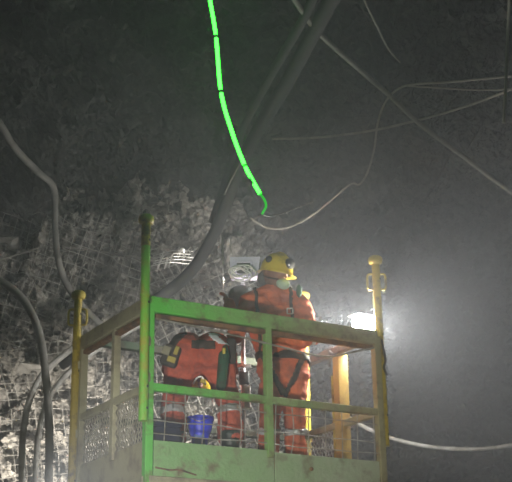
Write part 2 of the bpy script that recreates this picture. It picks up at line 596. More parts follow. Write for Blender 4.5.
mesh_sheet('rock_mesh', -3.2, -0.9, 2.6, 4.75, 0.12, 0.10, 0.0032, 0.15, 'welded wire mesh pinned over the lower left rock face', 101)
mesh_sheet('rock_mesh', -3.2, -1.0, 4.6, 5.9, -0.3, 0.10, 0.0034, 0.16, 'slanting wire mesh on the upper left rock face', 102)
mesh_sheet('rock_mesh', -1.2, 0.35, 2.8, 5.7, 0.5, 0.11, 0.0045, 0.18, 'diagonal wire mesh on the rock behind the two workers', 103)


# torn bright ends of mesh sticking out of the face, lit by an added narrow spot
tm = MB()
rnd = random.Random(12)
for i in range(11):
    u = 157 + i * 3.4
    a = P(u + rnd.uniform(-2, 2), 270 - i * 1.1 + rnd.uniform(-2, 3), 10.9)
    b = P(u + 6 + rnd.uniform(-3, 3), 253 - i * .6 + rnd.uniform(-2, 3), 10.75)
    tm.tube(spline([a, a.lerp(b, .5) + Vector((0, -.03, .01)), b], 3), .006, 5)
for i in range(5):
    a = P(152 + rnd.uniform(-3, 3), 266 - i * 2.5, 10.85)
    b = P(193 + rnd.uniform(-4, 3), 266 - i * 3.2 - 2, 10.8)
    tm.tube(spline([a, a.lerp(b, .5) + Vector((0, -.04, .015)), b], 4), .006, 5)
tag(tm.build('torn_mesh', M['chrome']), 'torn bright wire mesh ends sticking out beside the thick dark hose', 'wire mesh', kind='stuff')
spot('mesh_fill', (-.95, 9.3, 2.9), P(176, 262, 10.85), 260, 14, (1, .96, .9), .5, .03)  # narrow unseen spot added to make the torn wires glint
spot('mesh_fill', (.1, 9.7, 3.9), P(240, 238, 11.4), 160, 22, (1, .97, .92), .7, .03)  # unseen spot added to brighten the mesh behind the helmet


# ------------------------------------------------------------------ the lift basket
YAW, BW, BD = 0.539, 1.825, 1.10
BX, BY, BZ = -0.708, 7.557, CAMZ + 1.431 - 0.22
KT, MR, TR = 0.22, 0.59, 1.155            # kick plate top, mid rail top, top rail top
bk = empty('lift_basket', (BX, BY, BZ), YAW)
tag(bk, 'steel work basket with railings, green lit front and yellow corner tubes', 'lift basket')
fr, pl, ye = M['frame'], M['plate'], M['yellow']


def W(lx, ly, lz):
    c, s = math.cos(YAW), math.sin(YAW)
    return Vector((BX + c * lx - s * ly, BY + s * lx + c * ly, BZ + lz))


def part(name, mb, m, parent=bk, smooth=False):
    return mb.build(name, m, parent, smooth)


# floor and kick plates
part('floor_plate', MB().box((BW / 2, BD / 2, -0.01), (BW - .02, BD - .02, .02)), M['rust'])
for i in range(4):
    part('floor_beam', MB().bar((.05, .12 + i * .285, -.07), (BW - .05, .12 + i * .285, -.07), .06, .10), fr)
part('kick_plate', MB().box((.485, -.004, .108), (.89, .012, .23), bev=.003), pl)
part('kick_plate', MB().box((1.365, -.008, .100), (.86, .012, .225), bev=.003), pl)
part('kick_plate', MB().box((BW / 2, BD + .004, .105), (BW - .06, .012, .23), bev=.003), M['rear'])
part('kick_plate', MB().box((-.004, BD / 2, .105), (.012, BD - .06, .23), bev=.003), fr)
part('kick_plate', MB().box((BW + .004, BD / 2, .105), (.012, BD - .06, .23), bev=.003), fr)
part('bottom_lip', MB().bar((.0, -.012, -.03), (BW, -.012, -.03), .05, .05, bev=.006), fr)
part('bottom_lip', MB().bar((-.012, 0, -.03), (-.012, BD, -.03), .05, .05, bev=.006), fr)
part('weld_seam', MB().tube(spline([(.05, -.014, .05), (.15, -.014, .04), (.22, -.014, .045), (.34, -.014, .02)], 4), .006, 5), M['rust'])
part('bolt_head', MB().lathe((1.22, -.012, .12), (0, -1, 0), [(0, .014), (.01, .014), (.014, .008)], 8), M['rust'])

# corner posts
for (x, y) in ((0, 0), (BW, 0), (0, BD), (BW, BD)):
    part('corner_post', MB().box((x, y, TR / 2 - .04), (.055, .055, TR + .02), bev=.006), M['front'] if y == 0 else fr)
# top rails: a channel with a lower flange
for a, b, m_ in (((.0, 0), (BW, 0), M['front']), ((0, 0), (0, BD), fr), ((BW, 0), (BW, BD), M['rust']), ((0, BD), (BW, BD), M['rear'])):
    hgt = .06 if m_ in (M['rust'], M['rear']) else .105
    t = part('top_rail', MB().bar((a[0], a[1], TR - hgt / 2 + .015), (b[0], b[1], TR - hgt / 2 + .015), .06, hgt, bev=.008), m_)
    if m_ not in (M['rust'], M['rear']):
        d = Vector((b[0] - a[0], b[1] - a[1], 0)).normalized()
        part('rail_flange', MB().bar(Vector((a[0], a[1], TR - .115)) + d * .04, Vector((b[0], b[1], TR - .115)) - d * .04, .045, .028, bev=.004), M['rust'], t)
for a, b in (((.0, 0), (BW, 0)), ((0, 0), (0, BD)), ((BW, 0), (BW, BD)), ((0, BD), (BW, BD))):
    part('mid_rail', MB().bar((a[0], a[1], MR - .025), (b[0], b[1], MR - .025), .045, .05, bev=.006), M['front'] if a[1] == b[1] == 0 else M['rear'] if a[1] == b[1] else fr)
# stiles
part('stile', MB().bar((.90, 0, KT - .05), (.90, 0, TR - .06), .05, .05, up=(1, 0, 0), bev=.005), M['front'])
part('stile', MB().bar((0, .52, KT - .05), (0, .52, TR - .06), .05, .05, up=(1, 0, 0), bev=.005), fr)
part('gate_post', MB().bar((BW, .46, -.02), (BW, .46, TR - .06), .08, .09, up=(1, 0, 0), bev=.006), M['tan'])
part('gate_post', MB().bar((BW - .005, .56, .05), (BW - .005, .56, TR - .2), .02, .02, up=(1, 0, 0), bev=.003), ye)
# front wire panel
for i in range(13):
    x = .13 + i * .137
    if abs(x - .9) > .03:
        part('panel_wire', MB().tube(spline([(x - .015 + random.uniform(-.01, .01), -.006, KT - .03), (x + random.uniform(-.012, .012), .0, .36),
                                     (x + random.uniform(-.01, .01), 0, MR - .02)], 3), .0042, 5), M['wire'])
for z in (.265, .35, .475):
    part('panel_wire', MB().tube(spline([(.03 + BW * k / 8.0 * .97, -.008, z + random.uniform(-.010, .010)) for k in range(9)], 2), .0042, 5), M['wire'])
# upper guard wire
part('guard_wire', MB().tube(spline([(.03, -.02, TR - .135), (.45, -.02, TR - .16), (.9, -.02, TR - .20), (1.35, -.02, TR - .235), (1.62, -.02, TR - .17), (BW, -.02, TR - .11)], 6), .007, 6), M['wire'])


def expanded(name, org, du, dv, nu, nv, m):
    """expanded-metal panel: zig-zag strands forming diamonds"""
    mb = MB()
    org, du, dv = Vector(org), Vector(du), Vector(dv)
    n_ = du.cross(dv).normalized() * .004
    for j in range(nv + 1):
        pts = []
        for i in range(nu * 2 + 1):
            f = (j + (.5 if (i + j) % 2 else -.5)) / nv
            pts.append(org + du * (i / (2.0 * nu)) + dv * min(max(f, 0), 1) + n_ * (1 if i % 2 else -1))
        mb.tube(pts, .0048, 4, False)
    return part(name, mb, m)


expanded('expanded_metal_panel', (0, .05, KT), (0, .44, 0), (0, 0, MR - KT - .05), 11, 9, M['expanded'])
expanded('expanded_metal_panel', (0, .55, KT), (0, .50, 0), (0, 0, MR - KT - .05), 12, 9, M['expanded'])
expanded('expanded_metal_panel', (BW, .52, KT), (0, .54, 0), (0, 0, MR - KT - .05), 13, 9, M['reflect'])  # brighter metal than the left panels, painted in for lamplight
for i in range(9):
    part('panel_wire', MB().tube([(.15 + i * .2, BD, KT), (.15 + i * .2, BD, MR - .03)], .004, 5), M['wire'])
for z in (.33, .45):
    part('panel_wire', MB().tube([(.03, BD, z), (BW - .03, BD, z)], .004, 5), M['wire'])


def corner_tube(x, y, z0, z1, handles, brackets, hx=(1, 0), ye=ye):
    r = .030
    t = part('corner_tube', MB().lathe((x, y, z0), (0, 0, 1), [(0, r), (z1 - z0, r)], 14), ye, smooth=False)
    part('tube_cap', MB().lathe((x, y, z1 - .005), (0, 0, 1), [(0, .034), (.012, .050), (.035, .054), (.055, .050), (.066, .036), (.07, .01)], 16), M['yellow'], t, True)
    if not handles:
        part('bare_top', MB().lathe((x, y, z1 - .16), (0, 0, 1), [(0, .031), (.16, .031)], 14), M['yellow'], t)
    for zz in (z0 + .08, z0 + .22, z1 - .55, z1 - .12):
        part('pin_hole', MB().lathe((x, y, zz), (.5, -.87, 0), [(.026, .009), (.0315, .009)], 8), M['black'], t)
    part('tube_collar', MB().lathe((x, y, z0 + (z1 - z0) * .62), (0, 0, 1), [(0, .032), (.004, .034), (.012, .034), (.016, .032)], 14), ye, t)
    if handles:
        hx = Vector((hx[0], hx[1], 0)).normalized()
        for s in (-1, 1):
            c = Vector((x, y, handles))
            part('tube_handle', MB().tube(spline([c + hx * s * .02, c + hx * s * .062 + Vector((0, 0, .004)), c + hx * s * .068 + Vector((0, 0, .06)), c + hx * s * .062 + Vector((0, 0, .115)), c + hx * s * .02 + Vector((0, 0, .12))], 4), .009, 6), ye, t, True)
    for zz in brackets:
        c = Vector((x, y, zz)); e = Vector((min(max(x, 0), BW), min(max(y, 0), BD), zz))
        part('tube_bracket', MB().bar(c, e, .045, .06, bev=.005), fr, t)
    return t


TUBES = [corner_tube(-.055, -.045, .33, 1.66, 0, (.62, .86), (1, 0), M['tube_green']),
         corner_tube(BW + .048, .01, .33, 1.70, 1.50, (.62, .95), (math.cos(-YAW), math.sin(-YAW))),
         corner_tube(-.045, BD + .03, -.1, 1.46, 1.26, (.45, .95), (math.cos(-YAW), math.sin(-YAW))),
         corner_tube(BW + .045, BD - .09, .25, 1.70, 1.45, (.45, .95), (math.cos(-YAW), math.sin(-YAW)))]

# boom that carries the basket (below the picture)
bc = W(BW / 2, BD / 2, -.155)
boom = empty('boom_arm', (bc.x + .4, 9.8, 0))
boom['world_parts'] = True
tag(boom, 'yellow steel boom arm holding up the work basket', 'boom arm')
MB().box((bc.x + .4, 9.8, .25), (1.5, 1.8, .5), bev=.05).build('carrier_body', M['machine'], boom)
MB().bar((bc.x + .4, 9.8, .45), (bc.x, bc.y, bc.z - .06), .26, .3, bev=.02).build('boom_beam', M['machine'], boom)
MB().box((bc.x, bc.y, bc.z - .03), (.6, .5, .12), Matrix.Rotation(YAW, 3, 'Z'), bev=.01).build('basket_mount', M['machine'], boom)


# ------------------------------------------------------------------ flood lamp on the side rail
lp = W(BW, .40, TR + .015)
lamp = empty('flood_lamp', lp)
lamp['world_parts'] = True
tag(lamp, 'glaring white flood lamp clamped on the side rail near the right corner tube', 'lamp')
ld = Vector((.55, -.83, -.05)).normalized()            # where the lamp faces
lx_ = Vector((0, 0, 1)).cross(ld).normalized()
lz_ = ld.cross(lx_)
LR = Matrix((lx_, ld, lz_)).transposed()
lc = lp + Vector((.155, -.05, .125))
MB().box(lc + lz_ * .076, (.21, .15, .012), LR, bev=.006).build('lamp_housing', M['black'], lamp)  # top plate widened into a hood that shades the roof
MB().box(lc - lz_ * .073, (.15, .06, .014), LR, bev=.006).build('lamp_housing', M['black'], lamp)
MB().box(lc, (.185, .085, .135), LR, bev=.03).build('lamp_lens', M['lens'], lamp, True)
MB().tube([lc - lz_ * .07, lc - lz_ * .095, lp + Vector((.0, 0, .012)), lp + Vector((-.02, 0, -.01))], .010, 8).build('lamp_bracket', M['black'], lamp)


# ------------------------------------------------------------------ green rope light
rope = [P(206.5, -22, 6.95), P(210, 0, 7.03), P(216, 37, 7.06), P(221, 92, 7.1), P(232, 132, 7.12), P(245, 166, 7.14), P(260, 194, 7.15)]
rl = empty('rope_light', rope[0])
rl['world_parts'] = True
tag(rl, 'glowing green light rope hanging from the roof', 'rope light')
segs = [(rope[0], rope[1], rope[2]), (rope[2], P(218, 66, 7.08), rope[3]), (rope[3], rope[4], rope[5]), (rope[5], P(251.5, 180, 7.145), rope[6])]
full = spline(rope, 48)
cut = [0, 96, 144, 240, 288]
for i in range(4):
    a, b = cut[i], cut[i + 1]
    MB().tube(full[a + (1 if i else 0):b], .0125, 8).build('light_segment', M['led'], rl, True)
    if True and i < 3:
        MB().tube(full[b - 2:b + 2], .014, 8).build('coupling', M['black'], rl, True)
tail = spline([rope[6], P(264, 199, 7.15), P(266, 206, 7.14), P(262, 214, 7.14)], 6)
MB().tube(tail, .008, 8).build('tail_end', M['led_tail'], rl, True)
MB().tube([P(250, 178, 7.145), P(253.5, 184, 7.147)], .0125, 8).build('coupling', M['black'], rl, True)


# ------------------------------------------------------------------ hoses, pipes and cables
def line(name, pts, r, m, label, cat, group=None, seg=8, per=8):
    p3 = []
    for (u, v, y) in pts:
        q = P(u, v, y)
        if q.z > 5.78:                      # keep below the roof
            q = P(u, v, y * (5.78 - CAMZ) / (q.z - CAMZ))
        p3.append(q)
    p3 = spline(p3, per)
    o = MB().tube(p3, r, seg).build(name, m, None, True, origin=p3[0])
    return tag(o, label, cat, group)


line('hanging_hose', [(-12, 112, 9.6), (0, 124, 9.6), (15, 148, 9.7), (38, 172, 9.8), (51, 183, 9.9), (55, 196, 9.95), (55, 225, 10.0), (58, 258, 10.0), (66, 283, 10.1), (84, 308, 10.2), (112, 335, 10.3)],
     .030, M['hose_grey'], 'grey hose bending down the upper left rock face', 'hose')
line('hanging_hose', [(-14, 274, 9.2), (0, 281, 9.2), (15, 291, 9.2), (30, 310, 9.2), (41, 340, 9.2), (46, 380, 9.2), (49, 420, 9.15), (49, 470, 9.1), (47, 520, 9.0)],
     .032, M['hose_grey'], 'grey hose arching from the left edge down past the corner', 'hose')
line('hanging_hose', [(22, 520, 9.6), (22, 470, 9.7), (23, 435, 9.8), (29, 402, 9.9), (42, 375, 10.0), (60, 358, 10.1), (76, 346, 10.2), (110, 322, 10.3), (140, 306, 10.4), (170, 287, 10.5)],
     .028, M['hose_pale'], 'pale hose curving up behind the basket, leftmost at the bottom edge', 'hose')
line('hanging_hose', [(34, 520, 9.5), (36, 470, 9.6), (38, 440, 9.7), (45, 408, 9.8), (57, 386, 9.9), (76, 366, 10.0), (105, 344, 10.2), (150, 320, 10.4)],
     .026, M['hose_pale'], 'second pale hose curving up behind the yellow rear tube', 'hose')
line('hanging_duct', [(338, -14, 7.3), (328, 6, 7.5), (312, 36, 7.8), (285, 86, 8.3), (258, 130, 8.9), (240, 165, 9.3), (226, 205, 9.7), (211, 240, 10.0), (192, 270, 10.2), (165, 294, 10.4), (120, 322, 10.5), (60, 365, 10.6)],
     .056, M['hose_dark'], 'thick dark hose sweeping from the roof down behind the basket', 'hose')
line('hanging_hose', [(318, -14, 7.25), (306, 14, 7.5), (288, 46, 7.85), (266, 84, 8.35), (246, 122, 8.9), (236, 150, 9.2), (226, 180, 9.6), (212, 222, 9.95)],
     .034, M['hose_dark'], 'dark hose running beside the thick one near the green rope', 'hose')
line('hanging_cable', [(290, -8, 7.2), (300, 8, 7.3), (320, 34, 7.5), (360, 70, 7.9), (388, 94, 8.1), (420, 124, 8.4), (460, 154, 8.8), (500, 184, 9.2), (540, 212, 9.6)],
     .019, M['cable'], 'thick straight cable slanting across the upper right roof', 'cable')
line('hanging_cable', [(272, 139, 9.9), (310, 138, 9.8), (350, 134, 9.6), (385, 128, 9.4), (430, 117, 9.2), (470, 105, 9.0), (512, 89, 8.8), (545, 76, 8.6)],
     .010, M['cable_pale'], 'thin cable crossing the slanting one and rising to the right edge', 'cable')
line('hanging_cable', [(250, 218, 9.8), (268, 228, 9.8), (290, 227, 9.7), (314, 214, 9.6), (336, 196, 9.5), (351, 184, 9.4), (360, 184, 9.4), (368, 171, 9.3), (374, 150, 9.2), (378, 122, 9.1), (386, 101, 9.0), (400, 88, 8.9), (418, 84, 8.8), (450, 82, 8.7), (512, 76, 8.5), (545, 73, 8.4)],
     .0085, M['cable_pale'], 'thin wavy cable looping down from the right to the helmet', 'cable')
line('hanging_cable', [(408, 86, 8.9), (440, 88, 8.8), (475, 90, 8.7), (512, 89, 8.6), (545, 84, 8.5)],
     .007, M['cable_pale'], 'short faint cable branching right from the wavy cable', 'cable')
line('hanging_cable', [(360, -10, 7.2), (366, 4, 7.3), (376, 24, 7.5), (388, 48, 7.8), (400, 62, 8.0)],
     .0075, M['cable'], 'thin dark cable hanging from the roof at the top edge', 'cable')
line('hanging_rod', [(510, -14, 7.0), (508, 30, 7.0), (506, 80, 7.0), (504, 123, 7.0)],
     .010, M['cable_pale'], 'pale straight rod hanging down along the right edge', 'rod')
line('hanging_cable', [(224, 195, 9.3), (232, 178, 9.2), (240, 164, 8.9), (246, 156, 8.8)],
     .006, M['cable'], 'short thin wire beside the thick dark hose', 'cable')
line('hanging_cable', [(262, 215, 7.15), (270, 216, 7.3), (284, 213, 7.5), (296, 208, 7.8), (312, 202, 8.2)],
     .005, M['cable'], 'thin lead curling away from the green rope end', 'cable')
line('hanging_hose', [(330, 400, 11.0), (352, 420, 10.9), (385, 436, 10.8), (410, 443, 10.8), (440, 448, 10.8), (480, 449, 10.8), (512, 445, 10.8), (545, 438, 10.8)],
     .020, M['hose_pale'], 'pale hose sagging across the lower right rock', 'hose')
line('hanging_cable', [(-10, 262, 10.6), (20, 254, 10.7), (50, 246, 10.8), (90, 250, 10.9), (130, 256, 11.0), (160, 262, 11.0)],
     .010, M['cable'], 'thin cable strung across the upper left rock face', 'cable')


# ------------------------------------------------------------------ rock bolts with plates
def bolt_plate(u, v, y, size, rz, tilt, label):
    c = P(u, v, y)
    o = empty('rock_bolt', c)
    tag(o, label, 'rock bolt', 'rock bolts on the left face')
    R = Matrix.Rotation(tilt, 3, 'X') @ Matrix.Rotation(rz, 3, 'Y')
    mb = MB()
    s = size
    pts = [R @ Vector(p) for p in ((-s, 0, -s * .45), (s * .8, 0, -s * .7), (s * 1.1, 0, s * .3), (-s * .7, 0, s * .55), (-s * .3, -.035, -s * .25), (s * .3, -.035, -s * .25), (s * .3, -.035, s * .25), (-s * .3, -.035, s * .25))]
    bk_ = [p + R @ Vector((0, .012, 0)) for p in pts[:4]]
    mb.add(pts + bk_, [(0, 1, 5, 4), (1, 2, 6, 5), (2, 3, 7, 6), (3, 0, 4, 7), (4, 5, 6, 7), (0, 8, 9, 1), (1, 9, 10, 2), (2, 10, 11, 3), (3, 11, 8, 0), (8, 11, 10, 9)])
    mb.build('bolt_plate', M['mesh'], o)
    MB().lathe(R @ Vector((0, -.03, 0)), R @ Vector((0, -1, 0)), [(0, .03), (.03, .03), (.035, .014), (.12, .012)], 8).build('bolt_stud', M['hose_grey'], o)


bolt_plate(34, 369, 11.0, .17, .15, 1.25, 'pale rock bolt plate on the left face beside the grey hose')
bolt_plate(6, 243, 10.9, .13, -.2, .9, 'rock bolt plate at the left edge above the grey arching hose')
bolt_plate(98, 378, 11.3, .12, .5, .6, 'rock bolt plate showing through the side railing of the basket')


# ------------------------------------------------------------------ people
def capdist(p, a, b, ra, rb):
    a, b = np.array(a), np.array(b)
    d = b - a
    L2 = d @ d
    t = np.clip(((p - a) @ d) / L2, 0, 1) if L2 > 1e-9 else np.zeros(len(p))
    return np.linalg.norm(p - (a + t[:, None] * d), axis=1) - (ra + (rb - ra) * t)


def make_body(name, prims, mats, parent, voxel=.011, smooth=5, wr=.010, seed=1):
    """one continuous surface grown over tapered limbs; prims: (a, b, ra, rb, material index)"""
    mb = MB()
    for (a, b, ra, rb, mi) in prims:
        mb.capsule(a, b, ra, rb, 14)
    me = bpy.data.meshes.new(name + '_base')
    me.from_pydata(mb.v, [], mb.f)
    tmp = bpy.data.objects.new('tmp_body', me)
    COL.objects.link(tmp)
    r = tmp.modifiers.new('r', 'REMESH')
    r.mode = 'VOXEL'
    r.voxel_size = voxel
    s = tmp.modifiers.new('s', 'SMOOTH')
    s.iterations = smooth
    s.factor = .5
    dg = bpy.context.evaluated_depsgraph_get()
    out = bpy.data.meshes.new_from_object(tmp.evaluated_get(dg))
    bpy.data.objects.remove(tmp)
    bpy.data.meshes.remove(me)
    out.name = name
    n = len(out.vertices)
    co = np.empty(n * 3); out.vertices.foreach_get('co', co); co = co.reshape(-1, 3)
    no = np.empty(n * 3); out.vertex_normals.foreach_get('vector', no); no = no.reshape(-1, 3)
    D = np.stack([capdist(co, a, b, ra, rb) for (a, b, ra, rb, mi) in prims], 1)
    vm = np.array([q[4] for q in prims])[np.argmin(D, 1)]
    # cloth folds on clothed parts only
    q = co * np.array([1, 1, 1.6])
    q = q + .05 * np.stack([vnoise(co / .2, seed + 7), vnoise(co / .2, seed + 8), vnoise(co / .2, seed + 9)], 1)
    fold = (.35 - np.abs(vnoise(q / .13, seed)) * 2.2) + .6 * (.25 - np.abs(vnoise(q / .06, seed + 1)) * 2)
    co = co + no * (fold * wr * (vm == 0))[:, None]
    out.vertices.foreach_set('co', co.ravel())
    for m_ in mats:
        out.materials.append(m_)
    fi = []
    for pg in out.polygons:
        fi.append(int(vm[pg.vertices[0]]))
    out.polygons.foreach_set('material_index', fi)
    out.polygons.foreach_set('use_smooth', [True] * len(out.polygons))
    out.update()
    o = bpy.data.objects.new(name, out)
    COL.objects.link(o)
    o.parent = parent
    o.location = -Vector(parent.location)
    return o


def band(body, name, pred, m, off=.008, thick=.006, parent=None):
    """a strip of cloth or webbing lying on the body where pred(points, normals) holds"""
    me = body.data
    n = len(me.vertices)
    co = np.empty(n * 3); me.vertices.foreach_get('co', co); co = co.reshape(-1, 3)
    no = np.empty(n * 3); me.vertex_normals.foreach_get('vector', no); no = no.reshape(-1, 3)
    ok = pred(co, no)
    fs = [tuple(p.vertices) for p in me.polygons if all(ok[v] for v in p.vertices)]
    if not fs:
        print('EMPTY BAND', name)
        return None
    used = sorted({v for f in fs for v in f})
    ix = {v: i for i, v in enumerate(used)}
    mb = MB()
    k = len(used)
    outer = [tuple(co[v] + no[v] * (off + thick)) for v in used]
    inner = [tuple(co[v] + no[v] * (off - .012)) for v in used]
    cnt = {}
    for f in fs:
        for a, b in zip(f, f[1:] + f[:1]):
            cnt[(a, b)] = 1
    fo = [tuple(ix[v] for v in f) for f in fs]
    side = [(ix[b], ix[a], ix[a] + k, ix[b] + k) for (a, b) in cnt if (b, a) not in cnt]
    mb.add(outer + inner, fo + side)
    return mb.build(name, m, parent, True)


def fingers(prims, wrist, palm_end, side, r, mi, curl, up):
    """palm, four fingers and a thumb; side = across the knuckles, curl = direction the fingers bend to"""
    wrist, pe = Vector(wrist), Vector(palm_end)
    ax = (pe - wrist).normalized()
    sd = Vector(side).normalized()
    cu = Vector(curl).normalized()
    for k in (-1.2, -.4, .4, 1.2):
        prims.append((wrist + sd * k * .014, pe + sd * k * .019, .020, .015, mi))
    for k, L in ((-1.5, .070), (-.5, .082), (.5, .078), (1.5, .062)):
        b = pe + sd * k * .0195
        m1 = b + (ax * .75 + cu * .55) * L * .5
        m2 = m1 + (ax * .1 + cu * 1.0) * L * .42
        m3 = m2 + (cu * .55 - ax * .75) * L * .30
        prims.append((b, m1, .0115, .0105, mi)); prims.append((m1, m2, .0105, .0095, mi)); prims.append((m2, m3, .0095, .0085, mi))
    tb = wrist + ax * .02 + sd * -.028
    t1 = tb + (sd * -.7 + ax * .6 + cu * .25) * .042
    t2 = t1 + (ax * .5 + cu * .8) * .034
    prims.append((tb, t1, .016, .0125, mi)); prims.append((t1, t2, .0125, .010, mi))


def boot(name, ankle, toe_dir, m, parent, z0, h=.30):
    """rubber boot: shaft, foot and sole"""
    a = Vector(ankle)
    d = Vector((toe_dir[0], toe_dir[1], 0)).normalized()
    base = Vector((a.x, a.y, z0))
    mb = MB()
    prof = []
    sec = [(-.085, .038, .055), (-.05, .046, .10), (.0, .047, .115), (.06, .046, .095), (.12, .048, .075), (.17, .040, .06), (.195, .02, .04)]
    s_ = Vector((-d.y, d.x, 0))
    vs, fs = [], []
    K = 10
    for (t, w, hh) in sec:
        for k in range(K):
            an = math.pi * 2 * k / K
            vs.append(base + d * t + s_ * math.cos(an) * w + Vector((0, 0, .012 + hh * .5 + math.sin(an) * hh * .5)))
    for i in range(len(sec) - 1):
        for k in range(K):
            k2 = (k + 1) % K
            fs.append((i * K + k, i * K + k2, (i + 1) * K + k2, (i + 1) * K + k))
    fs.append(tuple(range(K - 1, -1, -1))); fs.append(tuple((len(sec) - 1) * K + k for k in range(K)))
    mb.add(vs, fs)
    mb.lathe(base - d * .02 + Vector((0, 0, .05)), (a + Vector((0, 0, .001)) - base + Vector((0, 0, .2))), [(0, .052), (.08, .055), (.16, .060), (h - .06, .072), (h - .05, .076), (h - .02, .076)], 14)
    b = mb.build(name, m, parent, True)
    so = MB().box(base + d * .05 + Vector((0, 0, .006)), (.27, .092, .012), Matrix.Rotation(math.atan2(d.y, d.x), 3, 'Z'), bev=.004)
    so.build('sole', M['black'], b).location = (0, 0, 0)
    return b


FZ = BZ + .0            # top of the basket floor

# ---- standing worker: body turned a little to the right, head in profile, one hand up on the pole
SY = 8.40


def S(u, v, dy=0.0):
    return P(u, v, SY + dy)


feet_r, feet_l = S(268, 478, 0.02), S(297, 478, .10)
per1 = empty('person', (S(282, 480).x, SY, FZ))
per1['world_parts'] = True
tag(per1, 'worker standing in orange coveralls and yellow helmet, head turned to the right', 'person')
pr = []
pelv = S(284, 372, .05)
wst = S(281, 350, .04)
chest = S(276, 322, .05)
nk = S(272, 291, .05)
shR, shL = S(250, 303, -.02), S(299, 304, .10)
hipR, hipL = S(273, 376, .0), S(294, 376, .09)
knR, knL = S(269, 424, -.05), S(295, 425, .04)
anR, anL = Vector((S(268, 466, .02).x, SY + .02, FZ + .16)), Vector((S(297, 466, .10).x, SY + .10, FZ + .16))
# trunk (0 = cloth, 1 = skin, 2 = glove)
for k in (-1, 1):
    o = (shL - shR).normalized() * k
    pr += [(pelv + o * .075, wst + o * .075, .125, .115, 0), (wst + o * .075, chest + o * .09, .115, .135, 0), (chest + o * .09, (shR if k < 0 else shL) - o * .06, .135, .085, 0)]
pr += [(chest, nk, .12, .065, 0), (shR, nk, .080, .062, 0), (shL, nk, .080, .062, 0), (pelv, chest, .14, .14, 0)]
pr += [(hipR, knR, .100, .078, 0), (hipL, knL, .100, .078, 0), (knR, anR + Vector((0, 0, .10)), .078, .074, 0), (knL, anL + Vector((0, 0, .10)), .078, .074, 0)]
pr += [(anR, anR + Vector((0, 0, .1)), .045, .045, 0), (anL, anL + Vector((0, 0, .1)), .045, .045, 0)]
# his right arm (left in the picture) bends up to the pole, his left arm folds across the belly
elR, wrR = S(236, 334, -.06), S(229, 305, -.02)
elL, wrL = S(313, 337, .02), S(277, 346, -.17)
pr += [(shR, elR, .078, .062, 0), (elR, wrR, .062, .045, 0), (shL, elL, .080, .064, 0), (elL, wrL, .064, .046, 0)]
hR = S(226, 297, .02)
fingers(pr, wrR, hR, (0, .9, .3), .01, 2, (-.3, .35, .2), None)
hL = S(267, 347, -.19)
fingers(pr, wrL, hL, (0, .2, 1), .01, 2, (-.1, .9, -.2), None)
# neck and head, looking right
hc = S(276, 273, .05)
fx = Vector((.64, -.72, -.24)).normalized()          # the way the face looks
fz = (Vector((0.10, 0, 1)) - fx * Vector((0.10, 0, 1)).dot(fx)).normalized()
fy = fz.cross(fx)
pr += [(nk - Vector((0, 0, .02)), hc - fz * .05, .062, .058, 1)]
pr += [(hc - fx * .03 + fz * .03, hc + fx * .025 + fz * .03, .092, .088, 1), (hc + fx * .03 - fz * .02, hc + fx * .055 - fz * .085, .070, .038, 1),
       (hc - fx * .02 - fz * .03, hc + fx * .02 - fz * .06, .075, .055, 1)]
pr += [(hc + fx * .105 + fz * .0, hc + fx * .122 - fz * .035, .010, .015, 1)]      # nose
pr += [(hc + fx * .085 - fz * .065 + fy * .02, hc + fx * .085 - fz * .065 - fy * .02, .012, .012, 1)]     # mouth
for s in (-1, 1):
    pr += [(hc + fx * .09 + fz * .018 + fy * .035 * s, hc + fx * .09 + fz * .018 + fy * .022 * s, .013, .012, 1)]     # brows
    pr += [(hc - fx * .005 + fy * .088 * s + fz * .0, hc - fx * .012 + fy * .090 * s - fz * .03, .016, .012, 1)]      # ears
b1 = make_body('body', pr, [M['orange'], M['skin'], M['glove']], per1, .010, 3, .018, 5)


def plane_band(p0, n_, half, extra=None):
    p0 = np.array(p0); n_ = np.array(Vector(n_).normalized())

    def f(co, no):
        r = np.abs((co - p0) @ n_) < half
        if extra is not None:
            r &= extra(co, no)
        return r
    return f


def near_seg(a, b, R):
    return lambda co, no: capdist(co, a, b, 0, 0) < R


# harness
belt_n = (0.05, 0, 1)
torso = near_seg(pelv, chest + Vector((0, 0, .1)), .27)
band(b1, 'harness_belt', plane_band(S(280, 359, .05), belt_n, .028, near_seg(pelv, wst, .21)), M['strap'], parent=per1)
for (q0, q1) in ((S(256, 297), S(262, 352)), (S(291, 298), S(293, 352))):
    d_ = (q1 - q0)
    n_ = d_.cross(Vector((0, 1, .3)))
    band(b1, 'harness_strap', plane_band(q0, n_, .015, lambda co, no, q1=q1: (near_seg(pelv, chest + Vector((0, 0, .18)), .23)(co, no)) & (co[:, 2] > q1.z - .05) & (capdist(co, elL, wrL, .064, .046) > .015)), M['strap'], parent=per1)
for (q0, q1) in ((S(266, 360), S(284, 396)), (S(300, 362), S(285, 396))):
    d_ = (q1 - q0)
    n_ = d_.cross(Vector((0, 1, .3)))
    band(b1, 'leg_strap', plane_band(q0, n_, .022, lambda co, no: (co[:, 2] < S(280, 359, .05).z) & (co[:, 2] > S(280, 398).z) & (no[:, 1] < .5)), M['strap'], parent=per1)
for (kn, an) in ((knR, anR), (knL, anL)):
    band(b1, 'reflective_band', plane_band(kn.lerp(an, .16), (an - kn), .026, near_seg(kn, an, .14)), M['reflect'], parent=per1, off=.002, thick=.004)
band(b1, 'reflective_band', plane_band(elL.lerp(wrL, .12), (wrL - elL), .02, near_seg(elL, wrL, .09)), M['reflect'], parent=per1, off=.002, thick=.004)
